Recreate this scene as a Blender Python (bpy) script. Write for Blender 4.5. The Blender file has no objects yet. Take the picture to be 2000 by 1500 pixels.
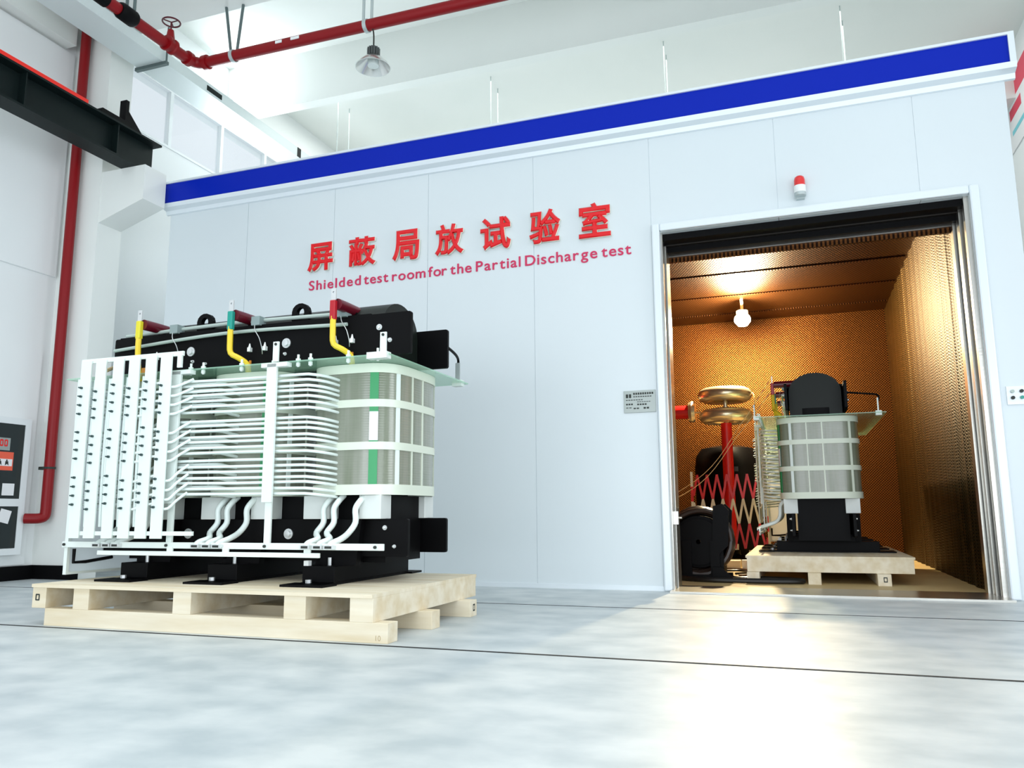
import bpy, bmesh, math, random
from mathutils import Vector, Matrix
from math import sin, cos, pi, radians
random.seed(4)
sc = bpy.context.scene
COL = sc.collection

# ------------------------------------------------------------------ camera
yaw, pitch, roll = radians(19.536), radians(9.17), radians(-0.3625)
fw = Vector((-sin(yaw)*cos(pitch), cos(yaw)*cos(pitch), sin(pitch)))
rt = Vector((cos(yaw), sin(yaw), 0)); up = rt.cross(fw)
r2 = rt*cos(roll)+up*sin(roll); u2 = -rt*sin(roll)+up*cos(roll)
cd = bpy.data.cameras.new('camera'); cam = bpy.data.objects.new('camera', cd); COL.objects.link(cam)
cd.sensor_fit = 'HORIZONTAL'; cd.sensor_width = 36; cd.lens = 1554*36/2000
cd.clip_start = .05; cd.clip_end = 200
M = Matrix((r2, u2, -fw)).transposed().to_4x4(); M.translation = (0, 0, .6)
cam.matrix_world = M
sc.camera = cam

# ------------------------------------------------------------------ world, lamps, exposure
w = bpy.data.worlds.new('daylight'); sc.world = w; w.use_nodes = True
bg = w.node_tree.nodes['Background']
bg.inputs[0].default_value = (.86, .94, 1.0, 1); bg.inputs[1].default_value = .95
sc.view_settings.view_transform = 'Standard'; sc.view_settings.look = 'None'
sc.view_settings.gamma = 1; sc.view_settings.use_curve_mapping = False
sc.view_settings.exposure = -0.12
sc.cycles.max_bounces = 8; sc.cycles.transparent_max_bounces = 16

def lamp(name, kind, loc, energy, color, size=.2, rot=None, **kw):
    l = bpy.data.lights.new(name, kind); l.energy = energy; l.color = color
    if kind == 'AREA':
        l.shape = 'RECTANGLE'; l.size = size[0]; l.size_y = size[1]
    elif kind == 'POINT' or kind == 'SPOT':
        l.shadow_soft_size = size
    o = bpy.data.objects.new(name, l); COL.objects.link(o); o.location = loc
    if rot: o.rotation_euler = rot
    for k, v in kw.items(): setattr(l, k, v)
    return o
# daylight through the clerestory on the left wall
lamp('clerestory_daylight', 'AREA', (-6.9, 8.1, 5.4), 85, (.88, .95, 1), (3.4, .7), (0, radians(-90), 0))
lamp('far_bay_fill', 'AREA', (-2.2, 10.0, 6.55), 140, (.97, .98, .93), (8.5, 1.6), (0, 0, 0))  # added overhead fill that brightens the far bay
# added soft fill, low behind the camera, to brighten wall and floor
rear = lamp('rear_fill', 'AREA', (0.5, -4.5, 1.5), 470, (.88, .94, 1), (13, 2.8))
side = lamp('side_fill', 'AREA', (9.0, 3.2, 2.2), 280, (.92, .96, 1), (4, 4))  # added fill from the right for the left wall, no door modelled
lamp('floor_fill', 'AREA', (-2.4, 1.2, 6.5), 175, (.93, .97, 1), (10, 4.6), None, spread=radians(115))  # added downward fill for the floor and its bounce, no roof opening
side.rotation_euler = (Vector((-6.0, 3.6, 2.2))-side.location).to_track_quat('-Z', 'Y').to_euler()
rear.rotation_euler = (Vector((-1.5, 5.5, 1.0))-rear.location).to_track_quat('-Z', 'Y').to_euler()

# ------------------------------------------------------------------ materials
MATS = {}
def mat(name, col, rough=.5, metal=0, spec=.5, noise=None, bump=None, alpha=None, trans=0, emit=None, coat=0):
    if name in MATS: return MATS[name]
    m = bpy.data.materials.new(name); m.use_nodes = True
    nt = m.node_tree; b = nt.nodes['Principled BSDF']
    b.inputs['Base Color'].default_value = (*col, 1); b.inputs['Roughness'].default_value = rough
    b.inputs['Metallic'].default_value = metal; b.inputs['Specular IOR Level'].default_value = spec
    b.inputs['Transmission Weight'].default_value = trans
    b.inputs['Coat Weight'].default_value = coat
    if emit:
        b.inputs['Emission Color'].default_value = (*emit[0], 1); b.inputs['Emission Strength'].default_value = emit[1]
    tc = None
    def coords(scale):
        nonlocal tc
        if tc is None: tc = nt.nodes.new('ShaderNodeTexCoord')
        mp = nt.nodes.new('ShaderNodeMapping'); nt.links.new(tc.outputs['Object'], mp.inputs[0])
        mp.inputs['Scale'].default_value = scale if hasattr(scale, '__len__') else (scale,)*3
        return mp
    if noise:
        col2, scale, lo, hi = noise
        n = nt.nodes.new('ShaderNodeTexNoise'); n.inputs['Scale'].default_value = 1; n.inputs['Detail'].default_value = 6
        nt.links.new(coords(scale).outputs[0], n.inputs['Vector'])
        r = nt.nodes.new('ShaderNodeValToRGB'); nt.links.new(n.outputs[0], r.inputs[0])
        r.color_ramp.elements[0].position = lo; r.color_ramp.elements[0].color = (*col, 1)
        r.color_ramp.elements[1].position = hi; r.color_ramp.elements[1].color = (*col2, 1)
        nt.links.new(r.outputs[0], b.inputs['Base Color'])
    if bump:
        scale, dist = bump
        n = nt.nodes.new('ShaderNodeTexNoise'); n.inputs['Scale'].default_value = 1; n.inputs['Detail'].default_value = 5
        nt.links.new(coords(scale).outputs[0], n.inputs['Vector'])
        bp = nt.nodes.new('ShaderNodeBump'); bp.inputs['Distance'].default_value = dist
        nt.links.new(n.outputs[0], bp.inputs['Height']); nt.links.new(bp.outputs[0], b.inputs['Normal'])
    MATS[name] = m
    return m

def glassy(name, col, mixf, rough=.05, milky=0):
    """thin sheet: part clear, part glossy / milky"""
    m = bpy.data.materials.new(name); m.use_nodes = True; nt = m.node_tree
    b = nt.nodes['Principled BSDF']; out = nt.nodes['Material Output']
    b.inputs['Base Color'].default_value = (*col, 1); b.inputs['Roughness'].default_value = rough
    body = b.outputs[0]
    if milky:
        tl = nt.nodes.new('ShaderNodeBsdfTranslucent'); tl.inputs[0].default_value = (*col, 1)
        m2 = nt.nodes.new('ShaderNodeMixShader'); m2.inputs[0].default_value = milky
        nt.links.new(b.outputs[0], m2.inputs[1]); nt.links.new(tl.outputs[0], m2.inputs[2]); body = m2.outputs[0]
    t = nt.nodes.new('ShaderNodeBsdfTransparent'); t.inputs[0].default_value = (*[min(1, c*.25+.75) for c in col], 1)
    mx = nt.nodes.new('ShaderNodeMixShader'); mx.inputs[0].default_value = mixf
    nt.links.new(t.outputs[0], mx.inputs[1]); nt.links.new(body, mx.inputs[2])
    nt.links.new(mx.outputs[0], out.inputs[0])
    MATS[name] = m
    return m

def metal_mesh(name, base, dark, ku, kv, axes, rough=.42):
    """expanded metal: a diamond pattern of strands over dark holes, along two object axes"""
    m = bpy.data.materials.new(name); m.use_nodes = True; nt = m.node_tree; b = nt.nodes['Principled BSDF']
    N = nt.nodes.new; L = nt.links.new
    tc = N('ShaderNodeTexCoord'); sx = N('ShaderNodeSeparateXYZ'); L(tc.outputs['Object'], sx.inputs[0])
    def mth(op, a, bb=None):
        n = N('ShaderNodeMath'); n.operation = op
        for i, v in enumerate((a, bb)):
            if v is None: continue
            if isinstance(v, (int, float)): n.inputs[i].default_value = v
            else: L(v, n.inputs[i])
        return n.outputs[0]
    u = mth('MULTIPLY', sx.outputs[axes[0]], ku); v = mth('MULTIPLY', sx.outputs[axes[1]], kv)
    s = mth('ABSOLUTE', mth('SINE', mth('ADD', u, v))); d = mth('ABSOLUTE', mth('SINE', mth('SUBTRACT', u, v)))
    h = mth('MULTIPLY', s, d)
    n = N('ShaderNodeTexNoise'); n.inputs['Scale'].default_value = 2.2; n.inputs['Detail'].default_value = 4
    L(tc.outputs['Object'], n.inputs['Vector'])
    cr = N('ShaderNodeValToRGB'); L(h, cr.inputs[0])
    cr.color_ramp.elements[0].position = .12; cr.color_ramp.elements[0].color = (*base, 1)
    cr.color_ramp.elements[1].position = .55; cr.color_ramp.elements[1].color = (*dark, 1)
    mx = N('ShaderNodeMix'); mx.data_type = 'RGBA'; mx.blend_type = 'MULTIPLY'; mx.inputs[0].default_value = .45
    L(cr.outputs[0], mx.inputs[6]); L(n.outputs['Color'], mx.inputs[7])
    L(cr.outputs[0], b.inputs['Base Color'])
    bp = N('ShaderNodeBump'); bp.inputs['Distance'].default_value = .004; bp.inputs['Strength'].default_value = .6
    bp.invert = True
    L(h, bp.inputs['Height']); L(bp.outputs[0], b.inputs['Normal'])
    b.inputs['Metallic'].default_value = .9; b.inputs['Roughness'].default_value = rough
    MATS[name] = m
    return m

white_wall = mat('painted_wall', (.88, .90, .90), .7, noise=((.84, .87, .87), .6, .35, .7))
panel_wall = mat('sandwich_panel', (.70, .76, .785), .42, noise=((.67, .735, .762), .5, .35, .7), spec=.9)
concrete_paint = mat('painted_concrete', (.84, .86, .83), .8, noise=((.80, .83, .80), .8, .3, .7))
hall_floor_m = mat('polished_concrete', (.42, .475, .495), .42, noise=((.60, .64, .645), (3.6, 4.6, 1), .33, .66), spec=.45)
joint_m = mat('floor_joint', (.02, .022, .022), .9)
black_m = mat('black_enamel', (.0025, .0025, .003), .5, spec=.10)
dark_steel = mat('dark_green_steel', (.006, .012, .012), .5, spec=.15)
red_pipe_m = mat('red_pipe_paint', (.24, .002, .005), .4, spec=.3)
bright_red = mat('bright_red_paint', (.75, .012, .012), .35)
steel = mat('stainless_steel', (.55, .54, .5), .28, 1, bump=((4, 4, 60), .0006))
galv = mat('galvanised_steel', (.52, .58, .58), .45, .55)
tray_m = mat('bright_zinc', (.70, .77, .77), .5, .15)
hanger_m = mat('grey_hanger_steel', (.12, .16, .16), .45, .4)
head_m = mat('dark_steel_head', (.05, .045, .04), .35, .8)
alu = mat('aluminium_trim', (.78, .84, .88), .35, .15)
blue_m = mat('blue_fascia_film', (.0005, .018, .42), .4, spec=.15)
wood = mat('pine_wood', (.84, .76, .60), .62, noise=((.70, .58, .38), (1.5, 14, 14), .35, .72), bump=((4, 40, 40), .001))
wood_dark = mat('aged_pine', (.52, .40, .22), .7, noise=((.36, .26, .13), (3, 3, 12), .3, .7))
frp = mat('white_fibreglass', (.80, .87, .83), .35)
frp2 = mat('cream_fibreglass', (.74, .80, .68), .4)
tube_m = mat('white_insulating_tube', (.80, .88, .85), .3)
block_m = mat('grey_white_block', (.72, .76, .74), .5)
green_m = mat('green_insulation', (.02, .30, .10), .35)
label_w = mat('white_label', (.85, .87, .86), .5)
yellow_m = mat('yellow_heatshrink', (.88, .62, .03), .35)
yel_tape = mat('yellow_tape', (.75, .66, .03), .35)
grn_tape = mat('teal_tape', (.01, .30, .24), .3)
red_tape = mat('red_tape', (.45, .01, .02), .3)
tin = mat('tinned_copper', (.72, .74, .74), .35, .6)
maroon = mat('maroon_insulator', (.12, .004, .014), .3)
orange_m = mat('orange_copper', (.65, .25, .04), .4)
conduit_m = mat('grey_green_conduit', (.42, .50, .46), .4)
gold_m = mat('spun_aluminium', (.90, .80, .56), .30, .75)
interior_floor = mat('yellow_floor_paint', (.62, .48, .24), .5, noise=((.5, .36, .16), 2, .35, .7))
black_rubber = mat('black_cable', (.008, .008, .008), .35)
brown_cable = mat('brown_cable', (.10, .055, .03), .4)
cream_paint = mat('cream_paint', (.85, .80, .62), .5)
glass_black = mat('dark_glass', (.006, .012, .012), .08)
white_frame = mat('white_frame_paint', (.80, .83, .84), .4)
paper = mat('white_paper', (.85, .85, .86), .7)
red_letter = mat('red_acrylic', (.78, .006, .012), .3)
letter_side = mat('cream_acrylic_edge', (.88, .83, .70), .4)
magenta_letter = mat('crimson_vinyl', (.62, .02, .10), .4)
plaque_m = mat('engraved_plate', (.36, .40, .38), .35, .4)
ink = mat('black_ink', (.02, .025, .02), .6)
wire_m = mat('bare_copper_wire', (.75, .55, .30), .4)
lamp_glow = mat('lamp_glow', (1, .95, .8), .5, emit=((1.0, .90, .66), 60))
plate_glass = glassy('green_clear_sheet', (.50, .80, .62), .42, .12)
film_panel = glassy('milky_sheet', (.90, .94, .96), .80, .25, .5)
pane_m = glassy('window_glass', (.95, .98, 1), .06, .02)
mesh_back = metal_mesh('bronze_mesh', (.20, .068, .011), (.012, .004, .001), 92, 92, (0, 2))
mesh_side = metal_mesh('gold_mesh', (.095, .052, .011), (.014, .006, .001), 50, 120, (1, 2), .5)
mesh_top = metal_mesh('copper_mesh', (.14, .052, .015), (.014, .005, .002), 95, 42, (0, 1), .4)

def coil_material():
    m = bpy.data.materials.new('coil_winding'); m.use_nodes = True; nt = m.node_tree; b = nt.nodes['Principled BSDF']
    N = nt.nodes.new; L = nt.links.new
    tc = N('ShaderNodeTexCoord'); mp = N('ShaderNodeMapping'); L(tc.outputs['Object'], mp.inputs[0])
    mp.inputs['Scale'].default_value = (7, 7, .5)
    n = N('ShaderNodeTexNoise'); n.inputs['Scale'].default_value = 1.3; n.inputs['Detail'].default_value = 3; L(mp.outputs[0], n.inputs['Vector'])
    cr = N('ShaderNodeValToRGB'); L(n.outputs[0], cr.inputs[0])
    e = cr.color_ramp.elements
    e[0].position = .36; e[0].color = (.16, .19, .12, 1); e[1].position = .62; e[1].color = (.31, .325, .27, 1)
    L(cr.outputs[0], b.inputs['Base Color'])
    wv = N('ShaderNodeTexWave'); wv.bands_direction = 'Z'; wv.inputs['Scale'].default_value = 22
    L(tc.outputs['Object'], wv.inputs['Vector'])
    bp = N('ShaderNodeBump'); bp.inputs['Distance'].default_value = .0006; L(wv.outputs[0], bp.inputs['Height'])
    L(bp.outputs[0], b.inputs['Normal'])
    b.inputs['Roughness'].default_value = .22; b.inputs['Coat Weight'].default_value = .5; b.inputs['Coat Roughness'].default_value = .12
    return m
coil_m = coil_material()

# ------------------------------------------------------------------ mesh helpers
class MB:
    def __init__(s): s.bm = bmesh.new()
    def box(s, x0, x1, y0, y1, z0, z1, rot=None):
        vs = [s.bm.verts.new(v) for v in ((x0,y0,z0),(x1,y0,z0),(x1,y1,z0),(x0,y1,z0),(x0,y0,z1),(x1,y0,z1),(x1,y1,z1),(x0,y1,z1))]
        for f in ((3,2,1,0),(4,5,6,7),(0,1,5,4),(1,2,6,5),(2,3,7,6),(3,0,4,7)): s.bm.faces.new([vs[i] for i in f])
        return s
    def ring(s, c, a, b, r, n):
        return [s.bm.verts.new(c + a*(r*cos(2*pi*i/n)) + b*(r*sin(2*pi*i/n))) for i in range(n)]
    def skin(s, rings, caps=True, closed=False):
        n = len(rings[0]); m = len(rings)
        for k in range(m if closed else m-1):
            A, B = rings[k], rings[(k+1) % m]
            for i in range(n): s.bm.faces.new((A[i], A[(i+1) % n], B[(i+1) % n], B[i]))
        if caps and not closed:
            s.bm.faces.new(list(reversed(rings[0]))); s.bm.faces.new(rings[-1])
        return s
    def cyl(s, p0, p1, r, n=16, r1=None):
        p0, p1 = Vector(p0), Vector(p1); d = (p1-p0).normalized()
        a = d.orthogonal().normalized(); b = d.cross(a)
        return s.skin([s.ring(p0, a, b, r, n), s.ring(p1, a, b, r if r1 is None else r1, n)])
    def tube(s, pts, r, n=10, smooth=3, closed=False):
        P = [Vector(p) for p in pts]
        if smooth and len(P) > 2:
            Q = []
            m = len(P); rng = range(m) if closed else range(m-1)
            for k in rng:
                p0 = P[k-1] if (k > 0 or closed) else P[k]
                p1, p2 = P[k], P[(k+1) % m]
                p3 = P[(k+2) % m] if (closed or k+2 < m) else p2
                for j in range(smooth):
                    t = j/smooth
                    Q.append(.5*((2*p1)+(-p0+p2)*t+(2*p0-5*p1+4*p2-p3)*t*t+(-p0+3*p1-3*p2+p3)*t**3))
            if not closed: Q.append(P[-1])
            P = Q
        m = len(P); rings = []; a = None
        for k in range(m):
            if closed: t = P[(k+1) % m]-P[k-1]
            else: t = P[min(k+1, m-1)]-P[max(k-1, 0)]
            t = t.normalized()
            a = t.orthogonal().normalized() if a is None else (a - t*a.dot(t)).normalized()
            rings.append(s.ring(P[k], a, t.cross(a), r, n))
        return s.skin(rings, closed=closed)
    def lathe(s, c, prof, n=32, axis='z', closed=False):
        c = Vector(c); ax = {'z': (Vector((1,0,0)), Vector((0,1,0)), Vector((0,0,1))), 'x': (Vector((0,1,0)), Vector((0,0,1)), Vector((1,0,0))), 'y': (Vector((0,0,1)), Vector((1,0,0)), Vector((0,1,0)))}[axis]
        return s.skin([s.ring(c+ax[2]*h, ax[0], ax[1], max(r, 1e-4), n) for r, h in prof], closed=closed)
    def prism(s, poly, axis, a, b):
        def P(u, v, t): return {'x': (t,u,v), 'y': (u,t,v), 'z': (u,v,t)}[axis]
        A = [s.bm.verts.new(P(u,v,a)) for u, v in poly]; B = [s.bm.verts.new(P(u,v,b)) for u, v in poly]
        return s.skin([A, B])
    def holed(s, outer, inner, axis, a, b):
        """plate between an outer loop and an inner loop with as many points"""
        def P(u, v, t): return {'x': (t,u,v), 'y': (u,t,v), 'z': (u,v,t)}[axis]
        R = [[s.bm.verts.new(P(u,v,t)) for u, v in lp] for lp, t in ((outer,a),(outer,b),(inner,b),(inner,a))]
        return s.skin(R, closed=True)
    def obj(s, name, m, parent=None, loc=None, smooth=False, bevel=0):
        bmesh.ops.recalc_face_normals(s.bm, faces=s.bm.faces)
        me = bpy.data.meshes.new(name); s.bm.to_mesh(me); s.bm.free()
        for mm in (m if isinstance(m, (list, tuple)) else [m]): me.materials.append(mm)
        if smooth:
            me.polygons.foreach_set('use_smooth', [True]*len(me.polygons))
            me.set_sharp_from_angle(angle=radians(38))
        o = bpy.data.objects.new(name, me); COL.objects.link(o)
        if parent: o.parent = parent
        if loc: o.location = loc
        if bevel:
            bv = o.modifiers.new('bevel', 'BEVEL'); bv.width = bevel; bv.segments = 2; bv.limit_method = 'ANGLE'
        return o
def B(*a): return MB().box(*a)
def tag(o, label, cat, group=None):
    o['label'] = label; o['category'] = cat
    if group: o['group'] = group
    return o
def struct(o): o['kind'] = 'structure'; return o
def thing(name, label, cat, loc=(0,0,0), rz=0, group=None):
    o = bpy.data.objects.new(name, None); COL.objects.link(o); o.location = loc; o.rotation_euler = (0,0,rz)
    o.empty_display_size = .1
    return tag(o, label, cat, group)
def kids(o): return [c for c in COL.objects if c.parent == o]
def copy_tree(o, parent=None, table=None):
    if table is None:
        table = {}
        for c in COL.objects: table.setdefault(c.parent, []).append(c)
    c = o.copy(); COL.objects.link(c); c.parent = parent
    for ch in table.get(o, []): copy_tree(ch, c, table)
    return c
def rrect(u0, u1, v0, v1, r, n=4):
    P = []
    for cx, cy, a0 in ((u1-r, v1-r, 0), (u0+r, v1-r, 90), (u0+r, v0+r, 180), (u1-r, v0+r, 270)):
        for k in range(n+1):
            a = radians(a0+90*k/n); P.append((cx+r*cos(a), cy+r*sin(a)))
    return P

# ------------------------------------------------------------------ setting: hall
D = 6.28            # the shielded room's front wall
struct(B(-7.2, 4, -4, 12.8, -.1, 0).obj('floor', hall_floor_m))
for i, (y, jw) in enumerate(((3.358, .022), (5.12, .014))):
    struct(B(-7, 3.5, y, y+jw, -.001, .0015).obj('trim_%d' % (i+1), joint_m))
lw = MB()
Y0, Y1 = 6.3, 9.98; Z0, Z1 = 5.02, 5.78
lw.box(-7.2, -7, 1.5, 13, 0, Z0); lw.box(-7.2, -7, 1.5, 13, Z1, 6.7); lw.box(-7.2, -7, 1.5, Y0, Z0, Z1); lw.box(-7.2, -7, Y1, 13, Z0, Z1)
struct(lw.obj('wall_left', white_wall))
struct(B(-7.2, 3.2, 12.6, 12.8, 0, 6.7).obj('wall_back', white_wall))
struct(B(3.0, 3.2, 5.6, 12.6, 0, 6.7).obj('wall_right', white_wall))
struct(B(-7.2, 3.2, -3, 12.8, 6.62, 6.75).obj('ceiling', concrete_paint))
struct(B(-6.5, 3, 5.15, 5.86, 5.53, 6.62).obj('trim_3', concrete_paint))       # ceiling beams across the hall
struct(B(-7, 3, 8.21, 8.37, 5.9, 6.62).obj('trim_4', concrete_paint))
struct(B(-7, 3, 11.3, 11.6, 5.9, 6.62).obj('trim_5', concrete_paint))
# column with its corbel, wall panels, wall beam, plinth
cm = MB().box(-7, -6.506, 5.84, 6.14, 0, 6.62)
cm.prism([(-6.506, 3.52), (-5.95, 3.70), (-5.95, 4.06), (-6.506, 4.06)], 'y', 5.845, 6.135)
struct(cm.obj('wall_column', concrete_paint))
struct(B(-7, -6.965, 2, 5.80, 2.985, 5.42).obj('trim_6', white_wall))
struct(B(-7, -6.975, 2, 5.74, 0.14, 2.2).obj('trim_7', white_wall))
struct(B(-7, -6.84, 2, 5.70, 5.45, 5.8).obj('trim_8', concrete_paint))
struct(B(-7, -6.955, 2, 5.84, 0, .13).obj('baseboard_left', black_m))
struct(B(-6.96, -6.4, 5.82, 5.838, 0, .13).obj('baseboard_column', black_m))
wt = MB()
# clerestory windows: one per bay
ys = [Y0, 7.22, 8.14, 9.06, Y1]
for i in range(4):
    a, b = ys[i], ys[i+1]
    f = MB(); f.box(-7.06, -6.99, a, a+.025, Z0, Z1); f.box(-7.06, -6.99, b-.025, b, Z0, Z1); f.box(-7.06, -6.99, a+.025, b-.025, Z0, Z0+.03); f.box(-7.06, -6.99, a+.025, b-.025, Z1-.03, Z1)
    fo = struct(f.obj('window_%d' % (i+1), white_frame))
    B(-7.035, -7.03, a+.025, b-.025, Z0+.03, Z1-.03).obj('pane', pane_m, fo)

# ------------------------------------------------------------------ setting: shielded test room
DX0, DX1, DZ = -.935, 1.295, 2.855
seams = [-6.0, -5.02, -4.02, -3.03, -2.02, -1.005, -.012, .985, 1.6]
fw_ = MB()
g = .004
for a, b in zip(seams, seams[1:]):
    a2, b2 = a+g/2, b-g/2
    for (p, q, z) in ((a2, b2, 0),):
        if b2 <= DX0 or a2 >= DX1: fw_.box(p, q, D, D+.32, 0, 3.95)
        else:
            if p < DX0: fw_.box(p, DX0, D, D+.32, 0, DZ)
            if q > DX1: fw_.box(DX1, q, D, D+.32, 0, DZ)
            fw_.box(p, q, D, D+.32, DZ, 3.95)
struct(fw_.obj('wall_front', panel_wall))
struct(B(-6.0, 1.6, D+.005, D+.02, DZ+.02, 3.94).obj('trim_9', alu))
struct(B(-6.0, DX0-.005, D+.006, D+.02, 0.0, DZ).obj('trim_10', alu))
struct(B(DX1+.005, 1.6, D+.006, D+.02, 0.0, DZ).obj('trim_11', alu))
struct(B(-6.0, DX0-.06, D-.012, D, 0, .035).obj('baseboard_front', alu))
IX0, IX1, IY0, IY1, IZ = -2.7, 1.275, 6.6, 11.75, 3.33
struct(B(-3, 1.6, 6.6, 12, -.1, 0.004).obj('floor_inner', interior_floor))
struct(B(IX0-.05, 1.6, IY1, IY1+.1, 0, IZ).obj('wall_inner_back', mesh_back))
struct(B(IX0-.1, IX0, IY0, IY1, 0, IZ).obj('wall_inner_left', mesh_back))
rw = MB(); ny = 240; pl = []
for k in range(ny+1):
    y = IY0+(IY1-IY0)*k/ny
    pl.append((IX1 + .010*sin(y*2*pi/.33)*(.6+.4*sin(y*2.1)) + .004*sin(y*2*pi/.055), y))
A_ = [[rw.bm.verts.new((x, y, z)) for x, y in pl] for z in (0, IZ)]
for i in range(ny): rw.bm.faces.new((A_[0][i], A_[0][i+1], A_[1][i+1], A_[1][i]))
Bk = [[rw.bm.verts.new((1.5, y, z)) for y in (IY0, IY1)] for z in (0, IZ)]
rw.bm.faces.new((Bk[0][0], Bk[0][1], Bk[1][1], Bk[1][0]))
struct(rw.obj('wall_inner_right', mesh_side, smooth=True))
ct = MB()
ct.box(IX0, 1.5, IY0, IY1, IZ, IZ+.05)
for k in range(5): ct.box(IX0, IX1-.02, 7.3+k*.98, 7.33+k*.98, IZ-.012, IZ)
struct(ct.obj('ceiling_inner', mesh_top))
struct(B(-6.0, 1.6, 6.6, 12.3, IZ+.05, 3.85).obj('trim_15', alu))
struct(B(-6.0, -5.9, 6.6, 12.3, 0, IZ+.05).obj('wall_side_left', panel_wall))
struct(B(1.52, 1.6, 6.6, 12.3, 0, IZ+.05).obj('wall_side_right', panel_wall))
struct(B(-5.9, 1.52, 12.2, 12.3, 0, IZ+.05).obj('wall_side_back', panel_wall))
# inside of the mouth of the doorway: blank walls either side of the opening, header, jambs
struct(B(IX0, DX0-.0, 6.6, 6.62, 0.0, IZ).obj('wall_inner_front', mesh_back))
hd = MB(); hd.box(DX0, DX1, 6.34, 6.46, 2.80, 2.854); hd.box(DX0, DX1, 6.50, 6.6, 2.745, 2.854)
DP = [hd.obj('head', black_m)]
DP.append(B(DX0, DX1, 6.46, 6.5, 2.79, 2.83).obj('head_channel', head_m))
DP.append(B(DX0, DX1, 6.6, 6.63, 2.735, 2.765).obj('head_strip', steel))
struct(B(DX0, 1.23, 6.63, 6.66, 2.70, 3.32).obj('trim_14', mesh_top))
jr = MB(); jr.box(1.262, DX1, 6.30, 6.36, 0, DZ); jr.box(1.245, DX1, 6.42, 6.52, 0, DZ); jr.box(1.225, DX1, 6.56, 6.66, 0, 2.78)
DP.append(jr.obj('jamb', steel)); DP.append(B(1.275, DX1-.001, 6.36, 6.56, 0, DZ).obj('gasket', black_m))
jl = MB(); jl.box(DX0, -.922, 6.30, 6.38, 0, DZ); jl.box(DX0, -.912, 6.42, 6.60, 0, 2.78)
DP.append(jl.obj('jamb', steel))
DP.append(B(DX0, DX1, 6.10, 6.62, 0.0005, .016).obj('threshold', steel))
# white profile round the opening
fr = MB()
prof_w = .065
fr.box(DX0-prof_w, DX0, D-.04, D, 0, DZ+prof_w); fr.box(DX1, DX1+prof_w, D-.04, D, 0, DZ+prof_w); fr.box(DX0, DX1, D-.04, D, DZ, DZ+prof_w)
door1 = struct(fr.obj('door_1', alu, bevel=.012))
lk = MB(); lk.box(-.925, -.885, 6.34, 6.40, .50, .60); lk.cyl((-.90, 6.36, .55), (-.86, 6.36, .55), .008, 8); DP.append(lk.obj('latch', steel))
for p in DP: p.parent = door1

# blue fascia on the room
fs = thing('fascia_sign', 'long blank blue fascia band in silver frame along the top of the white room', 'sign', (-2.19, D, 3.87))
B(-3.82, 3.815, -.085, -.02, -.095, .122).obj('blue_panel', blue_m, fs)
ff = MB(); ff.box(-3.847, 3.855, -.10, 0, .122, .143); ff.prism([(-.108, -.095), (0, -.095), (0, -.19), (-.02, -.185), (-.03, -.148), (-.09, -.132)], 'x', -3.847, 3.855)
ff.box(-3.847, -3.82, -.10, 0, -.095, .122); ff.box(3.815, 3.855, -.10, 0, -.095, .122)
ff.obj('frame', alu, fs)

# ------------------------------------------------------------------ lettering
def text_mesh(txt, size, off, ext, m, parent, name, bevel=0):
    c = bpy.data.curves.new(name, 'FONT'); c.body = txt; c.size = size; c.offset = off; c.extrude = ext; c.resolution_u = 5; c.bevel_depth = bevel; c.bevel_resolution = 0
    o = bpy.data.objects.new(name, c); COL.objects.link(o)
    bpy.context.view_layer.update()
    dg = bpy.context.evaluated_depsgraph_get()
    me = bpy.data.meshes.new_from_object(o.evaluated_get(dg))
    COL.objects.unlink(o); bpy.data.objects.remove(o); bpy.data.curves.remove(c)
    return me
def bounds(me):
    xs = [v.co.x for v in me.vertices]; ys = [v.co.y for v in me.vertices]
    return min(xs), max(xs), min(ys), max(ys)
ROTX = Matrix.Rotation(radians(90), 4, 'X')
hz = [('屏', -4.283, -4.002, 2.868, 3.150), ('蔽', -3.834, -3.545, 2.871, 3.155), ('局', -3.375, -3.10, 2.872, 3.163), ('放', -2.945, -2.663, 2.873, 3.164),
      ('试', -2.505, -2.22, 2.869, 3.167), ('验', -2.050, -1.77, 2.872, 3.178), ('室', -1.610, -1.335, 2.869, 3.175)]
ordw = ['first', 'second', 'third', 'middle', 'fifth', 'sixth', 'last']
seen = ['right above the word Shielded', 'above the end of the word Shielded', 'above the word room', 'above the word for', 'above the word Partial', 'above the start of the word Discharge', 'nearest the red and white beacon']
for (ch, xa, xb, za, zb), od, wh in zip(hz, ordw, seen):
    me = text_mesh(ch, .3, 0, .012, None, None, 'sign_character', .0095)
    a, b, c, d = bounds(me)
    me.transform(Matrix.Translation((-(a+b)/2, -c, 0)))
    me.transform(Matrix.Diagonal(((xb-xa)/(b-a), (zb-za)/(d-c), 1, 1)))
    me.transform(ROTX)
    me.materials.clear(); me.materials.append(red_letter); me.materials.append(letter_side)
    for p in me.polygons: p.material_index = 0 if p.normal.y < -.3 else 1
    o = bpy.data.objects.new('sign_character', me); COL.objects.link(o); o.location = ((xa+xb)/2, D-.022, za)
    tag(o, 'raised red Chinese character %s, %s of the row, %s' % (ch, od, wh), 'letter', 'raised red characters on the white wall')
words = [('Shielded', -4.276, -3.715), ('test', -3.682, -3.428), ('room', -3.388, -3.050), ('for', -3.022, -2.838), ('the', -2.806, -2.600), ('Partial', -2.558, -2.142), ('Discharge', -2.100, -1.462), ('test', -1.426, -1.176)]
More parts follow.
